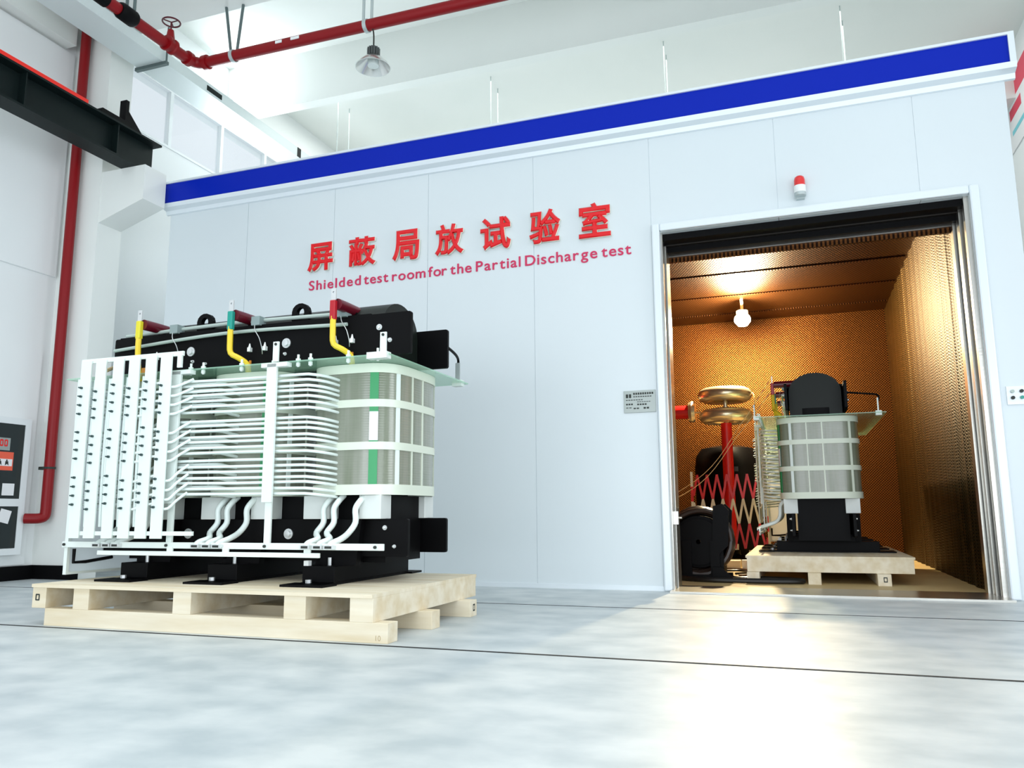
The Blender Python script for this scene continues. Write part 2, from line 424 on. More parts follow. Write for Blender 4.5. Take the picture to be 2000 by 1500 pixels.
wl = ['crimson word Shielded starting the English line', 'crimson word test between Shielded and room', 'crimson word room under the third big character', 'crimson word for under the middle big character', 'crimson word the between for and Partial', 'crimson word Partial under the fifth big character', 'crimson word Discharge, longest of the English line', 'crimson word test ending the English line']
for (wd, xa, xb), lb in zip(words, wl):
    rootw = thing('sign_word', lb, 'lettering', (xa, D, 2.70), 0, 'English words on the white wall')
    S = .132; off = .0012
    single = [text_mesh(ch, S, off, .003, None, None, 'letter') for ch in wd]
    for m_ in single: m_.transform(Matrix.Diagonal((1.1, 1, 1, 1)))
    bb = [bounds(m) for m in single]
    tot = sum(b[1]-b[0] for b in bb); gap = ((xb-xa)-tot)/(len(wd)-1)
    x = 0
    for ch, me, b in zip(wd, single, bb):
        me.transform(Matrix.Translation((x-b[0], 0, 0))); me.transform(ROTX)
        x += b[1]-b[0]+gap
        me.materials.clear(); me.materials.append(magenta_letter)
        o = bpy.data.objects.new('letter', me); COL.objects.link(o); o.parent = rootw; o.location = (0, -.0035, 0)
# plaque
pq = thing('name_plaque', 'small engraved metal plaque on the white wall left of the doorway', 'plaque', (-1.145, D, 1.47))
B(-.128, .128, -.008, 0, -.09, .088).obj('plate', plaque_m, pq, bevel=.002)
rowsp = [(-.05, .115, .062, .016), (-.05, .10, .038, .007), (-.11, -.06, .045, .03), (-.11, .03, .012, .006), (-.02, .09, -.004, .005), (-.11, -.05, -.022, .012), (-.02, .06, -.025, .012), (-.11, -.06, -.05, .006), (.03, .08, -.055, .014), (-.05, .0, -.056, .010)]
tx = MB()
for (a, b, z, h) in rowsp:
    n = max(2, int((b-a)/.018)); s_ = (b-a)/n
    for k in range(n): tx.box(a+k*s_, a+k*s_+s_*.72, -.0095, -.008, z-h/2, z+h/2)
tx.obj('engraved_text', ink, pq)
# beacon
bc = thing('warning_beacon', 'red and white warning beacon lamp on the wall above the doorway', 'beacon', (.155, D, 2.985))
MB().lathe((0, -.055, 0), [(.038, 0), (.044, .005), (.044, .03)], 24).obj('base', galv, bc, smooth=True)
MB().lathe((0, -.055, 0), [(.043, .03), (.043, .085)], 24).obj('white_body', label_w, bc, smooth=True)
MB().lathe((0, -.055, 0), [(.041, .085), (.041, .13), (.036, .152), (.022, .164), (.002, .168)], 24).obj('dome', mat('red_lens', (.75, .02, .02), .15, coat=.4), bc, smooth=True)
B(-.03, .03, -.04, 0, -.01, .0).obj('bracket', galv, bc)
# push buttons right of door
pb = thing('push_button_plate', 'grey control plate with four small buttons right of the doorway', 'switch', (1.47, D, 1.38))
B(-.07, .09, -.01, 0, -.07, .06).obj('plate', alu, pb, bevel=.002)
for i, (x, z) in enumerate(((-.035, .022), (.02, .022), (-.035, -.022), (.02, -.022))):
    MB().cyl((x, -.01, z), (x, -.026, z), .012, 12).obj('button', [conduit_m, ink, ink, grn_tape][i], pb, smooth=True)

# ------------------------------------------------------------------ overhead and left-hand fittings
# red riser pipe on the column
rp = thing('riser_pipe', 'red vertical fire pipe running up the left column to the ceiling', 'pipe', (-6.78, 5.76, 0))
MB().tube([(-.12, -.12, .572), (-.03, -.05, .572), (-.005, -.008, .59), (0, 0, .64), (0, 0, .72), (0, 0, .85), (0, 0, 1.0), (0, 0, 1.3), (0, 0, 2.2), (0, 0, 4), (0, 0, 6.55)], .048, 14, 4).obj('pipe', red_pipe_m, rp, smooth=True)
MB().cyl((0, 0, 1.04), (0, 0, 1.06), .056, 14).box(-.12, -.03, -.02, .02, 1.035, 1.065).obj('clamp', ink, rp)
# hose cabinet
hc = thing('fire_cabinet', 'white framed fire hose cabinet with dark glass doors on the left wall', 'cabinet', (-7, 5.24, 0))
cfm = MB(); y0, y1 = -.42, .39
cfm.box(.0, .10, y0, y0+.06, .24, 1.51); cfm.box(0, .10, y1-.06, y1, .24, 1.51); cfm.box(0, .10, y0+.06, y1-.06, 1.45, 1.51); cfm.box(0, .10, y0+.06, y1-.06, .24, .30); cfm.box(0, .10, y0+.06, y1-.06, .685, .755); cfm.box(0, .02, y0+.06, y1-.06, .30, 1.45)
cfm.obj('frame', white_frame, hc)
B(.085, .092, y0+.06, y1-.06, .755, 1.45).obj('upper_door', glass_black, hc)
B(.085, .092, y0+.06, y1-.06, .30, .685).obj('lower_door', glass_black, hc)
st1 = B(.092, .0935, -.06, .19, 1.20, 1.315).obj('grey_sticker', plaque_m, hc)
t88 = MB()
for k in range(2): t88.holed(rrect(.085+k*.045, .12+k*.045, 1.235, 1.30, .01), rrect(.095+k*.045, .11+k*.045, 1.25, 1.285, .004), 'x', .0936, .0946)
t88.obj('red_glyph', bright_red, st1)
st2 = B(.092, .0935, -.10, .235, 1.015, 1.185).obj('orange_sticker', mat('orange_print', (.85, .12, .06), .5), hc)
B(.0935, .0945, -.09, .225, 1.055, 1.12).obj('white_band', paper, st2)
fg = MB()
for k in range(2):
    yy = .10+k*.07
    fg.cyl((.0945, yy, 1.108), (.096, yy, 1.108), .008, 8); fg.prism([(yy-.014, 1.1), (yy+.014, 1.1), (yy+.02, 1.06), (yy+.004, 1.075), (yy-.016, 1.06)], 'x', .0945, .096)
fg.obj('running_figures', ink, st2)
B(.092, .0935, -.02, .09, .925, .99).obj('tan_sticker', mat('tan_print', (.42, .36, .20), .6), hc)
B(.092, .0940, .15, .27, .785, .895).obj('paper_tag', paper, hc)
lt = MB().box(-.0, .002, -.055, .055, -.06, .06).obj('paper_tag', paper, hc, (.0925, .20, .595)); lt.rotation_euler = (radians(-14), 0, 0)
# crane runway beam
cb = thing('crane_beam', 'dark steel crane runway beam with red top edge on the left corbel', 'beam', (-6.16, 0, 4.06))
bm_ = MB(); bm_.box(-.10, .10, 1.8, 6.05, 0, .02); bm_.box(-.008, .008, 1.8, 6.13, .02, .33); bm_.box(-.11, .11, 1.8, 6.15, .33, .35)
for y in (2.6, 3.6, 4.6, 5.6): bm_.box(-.09, .09, y, y+.012, .02, .33)
bm_.obj('girder', dark_steel, cb)
B(-.035, .11, 1.8, 5.22, .35, .385).obj('conductor_rail', mat('signal_red', (.85, .02, .01), .4), cb)
es = MB(); es.box(-.04, .04, 5.72, 5.76, .35, .66); es.prism([(5.76, .35), (6.0, .35), (5.76, .56)], 'x', -.035, .035); es.box(-.07, .07, 5.42, 5.72, .35, .42)
es.obj('end_stop', black_m, cb)
MB().cyl((.03, 4.35, .385), (.03, 4.35, .43), .03, 10).obj('clip', black_m, cb)
# cable tray
ty = thing('cable_tray', 'galvanised cable tray running along the left wall above the windows', 'tray', (-6.225, 0, 5.33))
tr = MB(); tr.box(-.175, .175, 2.5, 12.6, 0, .008); tr.box(.165, .175, 2.5, 12.6, .008, .12); tr.box(-.175, -.165, 2.5, 12.6, .008, .12); tr.box(-.176, .176, 2.5, 12.6, .12, .126)
tr.obj('trough', tray_m, ty)
for y in (6.1,):
    B(-.20, .22, y-.02, y+.02, -.035, 0).obj('hanger_channel', hanger_m, ty)
    MB().cyl((.205, y, -.03), (.205, y, .60), .010, 8).obj('hanger_rod', hanger_m, ty)
    MB().cyl((-.19, y, -.03), (-.19, y, .60), .010, 8).obj('hanger_rod', hanger_m, ty)
B(.175, .178, 8.5, 8.58, -.0, .13).obj('joint_plate', dark_steel, ty)
B(.175, .178, 6.75, 7.0, .03, .09).obj('dark_stencil_mark', dark_steel, ty)
# overhead red main with valve
mp_ = thing('overhead_pipe', 'red overhead fire main turning the corner below the ceiling beam', 'pipe', (-5.36, 5.82, 5.0))
MB().tube([(-.06, -3.6, 0), (-.02, -.5, 0), (0, -.12, 0), (.03, -.03, 0), (.12, 0, 0), (.6, 0.0, 0), (3.2, .03, 0), (5.5, .05, 0), (8.36, .06, 0)], .052, 16, 4).obj('pipe', red_pipe_m, mp_, smooth=True)
vv = MB(); vv.lathe((-.004, -.36, 0), [(.075, -.05), (.075, -.03), (.06, -.02), (.06, .02), (.075, .03), (.075, .05)], 20, 'y'); vv.cyl((0, -.36, .04), (0, -.36, .15), .045, 14, .028)
vo = vv.obj('valve', red_pipe_m, mp_, smooth=True)
hw = MB(); C0 = Vector((0, -.36, .235))
hw.tube([(C0.x+.08*cos(a), C0.y+.08*sin(a), C0.z) for a in [2*pi*k/20 for k in range(20)]], .008, 8, 0, True)
for k in range(3):
    a = 2*pi*k/3; hw.cyl(C0, C0+Vector((.08*cos(a), .08*sin(a), 0)), .006, 6)
hw.cyl((0, -.36, .15), C0, .008, 8)
hw.obj('handwheel', mat('dark_red_wheel', (.09, .004, .012), .4), vo, smooth=True)
for xm, wm in ((.96, .07), (1.13, .09)):
    B(xm, xm+wm, -.054, -.046, -.012, .014).obj('white_stencil', label_w, mp_)
ec = MB(); ec.lathe((.09, 0, 0), [(.07, 0), (.07, .05)], 18, 'x'); ec.lathe((-.003, -.14, 0), [(.07, 0), (.07, .05)], 18, 'y')
ec.obj('grooved_coupling', red_pipe_m, mp_, smooth=True)
MB().lathe((-.02, -.95, 0), [(.065, 0), (.075, .02), (.075, .16), (.065, .18)], 16, 'y').obj('black_coupling', black_m, mp_, smooth=True)
MB().lathe((-.03, -1.22, 0), [(.065, 0), (.065, .14)], 16, 'y').obj('black_coupling', black_m, mp_, smooth=True)
# pipe hangers
def hanger(x, y, feet, label):
    h = thing('pipe_hanger', label, 'hanger', (x, y, 5.0), 0, 'steel hangers holding the overhead pipe')
    rg = MB(); rg.lathe((0, 0, 0), [(.062, -.018), (.062, .018), (.054, .018), (.054, -.018)], 18, 'x', True) if feet[0] == 'x' else rg.lathe((0, 0, 0), [(.062, -.018), (.062, .018), (.054, .018), (.054, -.018)], 18, 'y', True)
    rg.obj('ring', galv, h, smooth=True)
    for (a, b) in feet[1]:
        MB().cyl((a[0], a[1], .05), (b[0], b[1], .53), .014, 8).obj('rod', hanger_m if feet[2] else galv, h, smooth=True)
    return h
hanger(-4.92, 5.823, ('x', [((-.02, -.02), (-.10, -.02)), ((.02, .02), (.085, .0))], True), 'steel V hanger on the red main nearest the valve')
hanger(-3.46, 5.84, ('x', [((-.035, 0), (-.035, 0)), ((.05, 0), (.05, 0))], False), 'two rod hanger on the red main above the bell lamp')
hanger(-5.39, 5.0, ('y', [((-.04, 0), (-.04, 0)), ((.05, 0), (.05, 0))], True), 'two rod hanger on the red main near the top left corner')
# high bay lamp
hb = thing('high_bay_lamp', 'silver bell high bay lamp hanging below the red main', 'lamp', (-3.36, 5.80, 4.50))
MB().lathe((0, 0, 0), [(.160, .045), (.155, .052), (.135, .08), (.095, .122), (.055, .15), (.052, .148), (.09, .118), (.13, .075), (.152, .045)], 32, closed=True).obj('reflector', mat('brushed_reflector', (.75, .76, .74), .22, .9), hb, smooth=True)
hs = MB(); hs.cyl((0, 0, .15), (0, 0, .235), .045, 20)
for k in range(14):
    a = 2*pi*k/14; hs.cyl((.052*cos(a), .052*sin(a), .155), (.052*cos(a), .052*sin(a), .23), .007, 5)
hs.obj('heat_sink', mat('grey_heat_sink', (.10, .11, .11), .4, .6), hb)
MB().cyl((0, 0, .06), (0, 0, .15), .05, 20).obj('diffuser', frp, hb)
MB().tube([(0, 0, .235), (.0, 0, .33), (-.015, .02, .40), (-.03, .03, .445)], .007, 6).obj('cable', ink, hb)
# roof suspension rods
rods = [(-6.0, 9.38), (-6.02, 9.72), (-3.70, 9.62), (-3.72, 9.95), (-1.295, 9.6), (-1.31, 9.93), (.825, 9.6), (.87, 9.93)]
rl = ['thin roof rod behind the fascia, far left', 'thin roof rod behind the fascia, second from left', 'thin roof rod behind the fascia, third from left', 'thin roof rod behind the fascia, fourth from left', 'thin roof rod behind the fascia, fifth from left', 'thin roof rod behind the fascia, third from right', 'thin roof rod behind the fascia, second from right', 'thin roof rod behind the fascia, far right']
for (x, y), lb in zip(rods, rl):
    o = MB().cyl((0, 0, 3.85), (0, 0, 6.62), .007, 6).obj('suspension_rod', galv, None, (x, y, 0)); tag(o, lb, 'rod', 'roof suspension rods')
# banner on the right wall
bn = thing('wall_banner', 'white banner with red and cyan patches high on the right wall', 'banner', (2.985, 0, 0))
B(0, .012, 9.9, 12.1, 5.3, 6.35).obj('sheet', paper, bn)
B(-.003, 0, 10.6, 11.6, 5.95, 6.25).obj('red_patch', mat('banner_red', (.75, .05, .10), .5), bn)
B(-.003, 0, 11.1, 11.65, 5.72, 5.86).obj('red_patch', MATS['banner_red'], bn)
B(-.003, 0, 10.0, 11.6, 5.50, 5.56).obj('cyan_stripe', mat('banner_cyan', (.20, .62, .70), .5), bn)

# ------------------------------------------------------------------ pallet
PX, PY = -2.99, 4.06
pal = thing('wooden_pallet', 'large pine pallet in front of the white wall under the big transformer', 'pallet', (PX, PY, 0), 0, 'pine pallets under the transformers')
for (xa, xb) in ((-4.07, -3.97), (-3.77, -3.66), (-3.09, -2.975), (-2.41, -2.285), (-2.04, -1.915)):
    B(xa-PX, xb-PX, 3.42-PY, 4.70-PY, .092, .204).obj('stringer', wood, pal, bevel=.002)
for (ya, yb) in ((3.42, 3.52), (3.90, 4.0), (4.42, 4.52)):
    B(-3.97-PX, -1.835-PX, ya-PY, yb-PY, 0, .092).obj('bottom_rail', wood, pal, bevel=.002)
B(-4.07-PX, -1.915-PX, 3.41-PY, 4.71-PY, .204, .222).obj('deck', wood, pal)
# pencil and stamp marks on the timber
mk = MB()
for (x, z, wd_) in ((-4.045, .15, .03),):
    mk.holed(rrect(x-PX, x+wd_-PX, z-.018, z+.018, .004, 2), rrect(x+.007-PX, x+wd_-.007-PX, z-.011, z+.011, .002, 2), 'y', 3.4195-PY, 3.418-PY)
mk.holed([(4.462-PY, .03), (4.49-PY, .03), (4.49-PY, .07), (4.462-PY, .07)], [(4.468-PY, .038), (4.484-PY, .038), (4.484-PY, .062), (4.468-PY, .062)], 'x', -1.8348-PX, -1.8338-PX)
mk.obj('stamp', ink, pal)
for ch, x in (('10', -1.905),):
    me = text_mesh(ch, .035, -.0004, .0004, None, None, 'mark'); me.transform(ROTX); me.materials.clear(); me.materials.append(wood_dark)
    o = bpy.data.objects.new('pencil_mark', me); COL.objects.link(o); o.parent = pal; o.location = (x-PX, 3.4195-PY, .012)

# ------------------------------------------------------------------ transformer
TX, TY, TZ = -3.06, 4.20, .222
T = thing('power_transformer', 'large dry type transformer with white rods and green coils on the pallet before the wall', 'transformer', (TX, TY, TZ), 0, 'dry type transformers')
def L(name, mb, m, parent=T, **k): return mb.obj(name, m, parent, **k)
def hoop(mb, cx, a, b, z0, z1, th):
    O = [(cx+x, y) for x, y in sup(a+th, b+th, 3.7)]; I = [(cx+x, y) for x, y in sup(a, b, 3.7)]
    return mb.holed(O, I, 'z', z0, z1)
def sup(a, b, n=4.2, N=56):
    P = []
    for k in range(N):
        t = 2*pi*k/N; c, s = cos(t), sin(t)
        P.append((a*math.copysign(abs(c)**(2/n), c), b*math.copysign(abs(s)**(2/n), s)))
    return P
# core
for c in (-.71, 0, .71):
    lg_ = MB(); lg_.prism([(c+x, y) for x, y in sup(.16, .21, 3, 32)], 'z', .3, 1.3); L('core_leg', lg_, black_m, smooth=True)
yk = MB(); yk.prism([(-.225, 1.19), (.225, 1.19), (.225, 1.45)]+[(.225*cos(a), 1.45+.175*sin(a)) for a in [pi*k/16 for k in range(1, 16)]]+[(-.225, 1.45)], 'x', -.90, .86)
L('core_yoke', yk, mat('core_lacquer', (.006, .009, .007), .45, spec=.25), smooth=True)
L('core_yoke', MB().box(-.90, .90, -.215, .215, .11, .475), black_m)
# clamps: folded channels
for s in (-1, 1):
    y = s*.25; yo = y+s*.012; yi = y-s*.012
    u = MB(); u.prism(rrect(-1.09, 1.06, 1.265, 1.51, .012, 3), 'y', min(yo, yi), max(yo, yi))
    u.box(-1.05, .80, min(yo, yo-s*.09), max(yo, yo-s*.09), 1.50, 1.516)
    uc = L('upper_clamp', u, black_m)
    d = MB(); d.prism(rrect(-1.07, 1.06, .145, .348, .012, 3), 'y', min(yo, yi), max(yo, yi))
    lc = L('lower_clamp', d, black_m)
    for (x, z, r, par) in ((-.47, 1.385, .030, uc), (.235, 1.385, .030, uc), (.86, 1.43, .018, uc), (.93, 1.35, .013, uc), (-.45, 1.32, .010, uc), (.23, 1.32, .010, uc), (-.35, 1.30, .008, uc),
                            (-.41, .265, .030, lc), (.30, .265, .030, lc), (.92, .30, .013, lc), (.70, .30, .010, lc), (-.05, .33, .008, lc), (.98, .20, .010, lc)):
        b_ = MB(); b_.lathe((x, yo, z), [(r, 0), (r, s*.006), (r*.62, s*.006), (r*.62, s*.018), (.001, s*.02)], 14, 'y')
        b_.obj('bolt', tin, par, smooth=True)
for x in (-.42, .29):
    O = []; I = []
    for k in range(16):
        a = 2*pi*(k+.5)/16; m = max(abs(cos(a))/.06, abs(sin(a))/.062, (abs(cos(a))+abs(sin(a)))/.088 if sin(a) > 0 else 0)
        O.append((x+cos(a)/m, 1.575+sin(a)/m)); I.append((x+.027*cos(a), 1.58+.032*sin(a)))
    L('lifting_lug', MB().holed(O, I, 'y', -.215, -.185), black_m)
# coils
for ci, c in enumerate((-.71, 0, .71)):
    a, b = .280, .345
    body = MB(); O = [(c+x, y) for x, y in sup(a, b, 3.7, 72)]; body.prism(O, 'z', .485, 1.20)
    co = L('coil', body, coil_m, smooth=True)
    for (z0, z1) in ((.478, .535), (.725, .768), (.962, 1.005), (1.155, 1.207)):
        hoop(MB(), c, a, b, z0, z1, .008).obj('band', frp2, co, smooth=True)
    # vertical spacer strips lying on the winding, plus a white one imitating a highlight
    ou = sup(a+.004, b+.004, 3.7, 400)
    def strip(i0, i1, z0, z1, m, nm, th=.004):
        s_ = MB(); idx = [(i % 400) for i in range(i0, i1+1)]
        Oo = [(c+ou[i][0]*(1+th/.3), ou[i][1]*(1+th/.34)) for i in idx]; Ii = [(c+ou[i][0], ou[i][1]) for i in idx]
        s_.prism(Oo+Ii[::-1], 'z', z0, z1)
        return s_.obj(nm, m, co, smooth=True)
    for (z0, z1) in ((.535, .725), (.768, .962), (1.005, 1.155)):
        strip(318, 331, z0, z1, green_m, 'green_strip')
        for (ya, yb, m_) in ((-.246, -.222, tube_m), (-.100, -.090, frp2), (.03, .042, frp2), (.255, .275, frp2)):  # first entry is a reflection put in as a white strip
            pts = [(a*(1-(abs(y)/b)**3.7)**(1/3.7), y) for y in [ya+(yb-ya)*k/4 for k in range(5)]]
            sp = MB(); sp.prism([(c+x+.006, y) for x, y in pts]+[(c+x-.004, y) for x, y in pts[::-1]], 'z', z0, z1); sp.obj('spacer_glint_strip', m_, co, smooth=True)
    if ci == 2:
        lb_ = strip(318, 331, .775, .935, label_w, 'white_tag', .0055)
    for (dx, dy) in ((-.20, -.25), (.165, -.265), (-.20, .25), (.18, .25)):
        L('support_block', B(c+dx-.085, c+dx+.085 if dx < 0 else c+dx+.05, dy-.06, dy+.06, .348, .478), block_m, bevel=.004)
# clear top sheet
L('clear_sheet', B(-1.19, 1.065, -.52, .565, 1.209, 1.217), plate_glass)
for x in (-.26, -.17, .10, .32, .48, .56, .80, .98):
    n_ = MB(); n_.cyl((x, -.49, 1.185), (x, -.49, 1.255), .007, 8); n_.cyl((x, -.49, 1.217), (x, -.49, 1.232), .014, 8); n_.cyl((x, -.49, 1.19), (x, -.49, 1.209), .012, 8)
    L('sheet_stud', n_, frp, smooth=True)
# front posts and bars
for x in (-.315, .345):
    L('post', B(x-.032, x+.032, -.545, -.527, .44, 1.205), frp, bevel=.002)
    L('post', B(x-.018, x+.022, -.527, -.515, .19, .60), frp)
    L('angle_bracket', B(x-.07, x+.10, -.545, -.50, 1.185, 1.209), frp)
for x in (.36, 1.035):
    p_ = MB(); p_.box(x-.018, x+.018, -.535, -.525, 1.217, 1.33); L('top_post', p_, frp)
    L('bolt', MB().cyl((x, -.535, 1.315), (x, -.54, 1.315), .008, 8), ink)
L('angle_bracket', B(.94, 1.06, -.54, -.49, 1.19, 1.225), frp)
L('cross_bar', B(-1.09, 1.065, -.545, -.53, .190, .224), frp, bevel=.002)
L('cross_bar', B(-.80, .70, -.56, -.548, .150, .175), frp, bevel=.002)
for x in (-.28, .10, .62): L('bar_clip', B(x-.02, x+.02, -.553, -.544, .160, .20), frp)
for x in (-1.07, -.31, .35, 1.02): L('bolt', MB().cyl((x, -.545, .207), (x, -.555, .207), .008, 8), ink)
# tap strips with bolts
sx = (-.95, -.835, -.70, -.58, -.455, -.345)
zr = [1.135, 1.083, 1.03, .977, .867, .815, .762, .710, .598, .545, .492, .440]
for i, x in enumerate(sx):
    ts = L('tap_strip', B(x-.040, x+.040, -.60, -.588, .245, 1.30), frp, bevel=.002)
    for z in zr:
        zz = z-(.028 if i % 2 else 0)+.004*(i//2)
        bb_ = MB(); bb_.cyl((x-.02, -.60, zz), (x-.02, -.612, zz), .0075, 8); bb_.cyl((x-.02, -.612, zz), (x-.02, -.625, zz), .0045, 8)
        bb_.obj('bolt', mat('dark_bolt', (.06, .10, .10), .35, .5), ts)
for i in range(4):
    for k in range(3):
        x = sx[i]+.047+k*.016; L('tap_lead', MB().tube([(x, -.566+.006*(k % 2), .31), (x+.004*(k-1), -.572, .7), (x, -.566, 1.185)], .0085, 7, 3), tube_m, smooth=True)
L('tap_frame', B(-1.00, -.235, -.588, -.575, 1.285, 1.312), frp)
L('tap_frame', B(-1.00, -.10, -.588, -.575, .262, .285), frp)
L('tap_frame', B(-.275, -.245, -.588, -.575, 1.217, 1.30), frp)
# horizontal tap rods, three bundles
for bi, zt in enumerate((1.143, .905, .673)):
    for k in range(7):
        z = zt-k*.0305+random.uniform(-.003, .003)
        L('tap_rod', MB().tube([(-.37, -.508, z+.004), (.1, -.506, z+random.uniform(-.004, .004)), (.50, -.504, z-.002), (.575, -.49, z-.004), (.635, -.44, z-.012), (.655, -.335, z-.02)], .0082, 8, 4), tube_m, smooth=True)
    for k in range(5):
        z = zt-.012-k*.042+random.uniform(-.004, .004)
        L('tap_rod', MB().tube([(-.37, -.478, z), (-.16, -.474, z), (-.06, -.455, z), (-.03, -.40, z-.01), (-.02, -.34, z-.015)], .009, 8, 4), tube_m, smooth=True)
    # short links from the strips to the rods and to the left coil
    for i, x in enumerate(sx):
        for k in range(4):
            zz = zr[bi*4+k]-(.028 if i % 2 else 0)
            if i >= 3:
                L('tap_link', MB().tube([(x, -.585, zz), (x+.055, -.575, zz), (x+.085, -.545, zz+.02+.012*bi), (x+.13, -.512, zz+.05+.02*bi)], .008, 7, 3), tube_m, smooth=True)
            else:
                L('tap_link', MB().tube([(x, -.585, zz), (x+.03, -.54, zz), (x+.06, -.42, zz+.01), (x+.07, -.335, zz+.02)], .008, 7, 3), tube_m, smooth=True)
# lead tubes at the foot of each coil
for c in (-.71, 0, .71):
    for (a, b_) in ((-.115, -.095), (-.05, -.02), (.085, .048)):
        L('lead_tube', MB().tube([(c+a+.02, -.30, .478), (c+a+.01, -.345, .44), (c+a-.005, -.36, .40), (c+a+.0, -.365, .33), (c+a-.02, -.40, .275), (c+b_+.02, -.48, .245), (c+b_, -.535, .225), (c+b_, -.565, .205)], .0165, 10, 4), tube_m, smooth=True)
        lg = MB(); lg.box(c+b_-.028, c+b_+.03, -.572, -.546, .196, .214); L('lead_lug', lg, tin)
        L('cable_mark', B(c+b_-.02, c+b_+.02, -.5735, -.572, .199, .211), ink)
# phase terminals
for c, tp, nm in ((-.79, yel_tape, 'yellow'), (-.09, grn_tape, 'green'), (.62, red_tape, 'red')):
    low = [(c+.09, -.30, 1.20), (c+.085, -.31, 1.265), (c+.05, -.345, 1.30), (c+.005, -.365, 1.33), (c, -.37, 1.40), (c, -.37, 1.49)] if c > -.7 else [(c+.02, -.36, 1.20), (c+.01, -.37, 1.3), (c, -.37, 1.4), (c, -.37, 1.49)]
    tb = L('terminal_bar', MB().tube(low, .017, 8, 3), yellow_m, smooth=True)
    MB().box(c-.0175, c+.0175, -.386, -.354, 1.47, 1.585).obj('colour_sleeve', tp, tb, bevel=.006)
    O = rrect(c-.016, c+.016, 1.585, 1.655, .005, 3); I = [(c+.006*cos(2*pi*(k+.5)/16), 1.632+.006*sin(2*pi*(k+.5)/16)) for k in range(16)]
    MB().holed(O, I, 'y', -.374, -.366).obj('lug', tin, tb)
    ia = L('insulator_arm', MB().tube([(c+.015, -.355, 1.565), (c+.02, -.27, 1.565), (c+.02, -.15, 1.565)], .033, 16, 0), maroon, smooth=True)
    B(c-.01, c+.05, -.20, -.15, 1.51, 1.55).obj('foot', black_m, ia)
L('copper_stub', B(.70, .71, -.30, -.29, 1.217, 1.29), orange_m)
L('copper_stub', B(.0, .01, -.30, -.29, 1.217, 1.29), orange_m)
L('copper_stub', B(-.70, -.67, -.42, -.40, 1.217, 1.27), orange_m)
# conduits along the clamp top
L('conduit', MB().tube([(-1.07, -.285, 1.43), (-.2, -.29, 1.475), (.66, -.285, 1.46)], .011, 8, 6), conduit_m, smooth=True)
L('conduit', MB().tube([(-1.02, -.24, 1.53), (-.2, -.235, 1.55), (.55, -.235, 1.54)], .012, 8, 6), conduit_m, smooth=True)
for x in (-.60, .02, .62):
    L('conduit_clip', B(x-.03, x+.03, -.285, -.22, 1.51, 1.565), mat('clip_grey', (.25, .32, .32), .5))
    L('sensor_wire', MB().tube([(x+.0, -.29, 1.51), (x+.02, -.31, 1.47), (x+.05, -.305, 1.42), (x+.06, -.29, 1.36), (x+.05, -.27, 1.33)], .0025, 5, 4), tin)
    for dx in (-.04, .07) if x > -.5 else (-.13,):
        cn = MB(); cn.box(x+dx-.010, x+dx+.010, -.285, -.262, 1.35, 1.375); cn.cyl((x+dx, -.275, 1.375), (x+dx, -.275, 1.40), .009, 8, .003)
        L('plug', cn, label_w)
# right side hanger of the sheet
L('sheet_hanger', B(1.0, 1.03, .50, .51, 1.20, 1.345), galv)
L('hanger_arm', MB().tube([(1.05, .262, 1.40), (1.04, .40, 1.385), (1.015, .51, 1.37), (1.015, .51, 1.32)], .009, 6, 3), black_m)
L('sheet_clip', B(.985, 1.05, .48, .53, 1.19, 1.23), frp)
L('hanger_strap', MB().tube([(-1.12, -.10, 1.33), (-1.13, -.2, 1.34), (-1.11, -.3, 1.30)], .012, 6, 3), wood_dark)
# milky side sheet
L('side_sheet', B(-1.072, -1.064, -.51, .30, .045, 1.205), film_panel)
pf = MB(); pf.box(-1.085, -1.06, -.53, -.51, .045, 1.205); pf.box(-1.085, -1.06, -.53, .30, .03, .045); L('sheet_edge', pf, frp)
L('side_bracket', MB().tube([(-1.04, -.50, .18), (-1.04, -.50, .10), (-1.03, -.42, .10), (-.99, -.26, .12)], .010, 6, 0), black_m)
# feet
for x in (-.665, -.03, .60):
    ft = L('foot_channel', B(x-.10, x+.10, -.41, .46, .012, .098), black_m, bevel=.003)
    for y in (-.50, .52):
        fp = MB(); fp.box(x-.13, x+.13, y-.07, y+.07, 0, .012); fp.obj('foot_plate', black_m, ft)
    B(x-.10, x+.10, -.55, .57, .0, .012).obj('foot_plate', black_m, ft)
    MB().cyl((x-.03, -.455, .012), (x-.03, -.455, .03), .016, 6).obj('bolt', tin, ft)
    br = MB(); br.prism([(-.30, .098), (-.30, .12), (-.24, .16), (.24, .16), (.30, .12), (.30, .098)], 'x', x-.09, x+.16)
    br.prism([(x-.06, .098), (x+.17, .098), (x+.20, .345), (x-.02, .345)], 'y', -.31, -.262)
    br.prism([(x-.06, .098), (x+.17, .098), (x+.20, .345), (x-.02, .345)], 'y', .262, .31)
    br.obj('foot_bracket', black_m, ft)
    MB().cyl((x+.02, -.33, .098), (x+.02, -.33, .14), .010, 6).obj('bolt', tin, ft)
B(.50, .53, -.40, -.37, .098, .125).obj('white_tag', label_w, T)

# second transformer and pallet, turned end-on inside the test room
P2 = copy_tree(pal); P2.location = (.20, 7.9, 0.004); P2.rotation_euler = (0, 0, radians(-90)); P2.location = (.20, 8.24, .004)
P2['label'] = 'pine pallet inside the bronze mesh room, seen end on through the doorway'
T2 = copy_tree(T); T2.rotation_euler = (0, 0, radians(-90)); T2.location = (.20, 8.58, .226)
T2['label'] = 'dry type transformer seen end on inside the bronze mesh room'

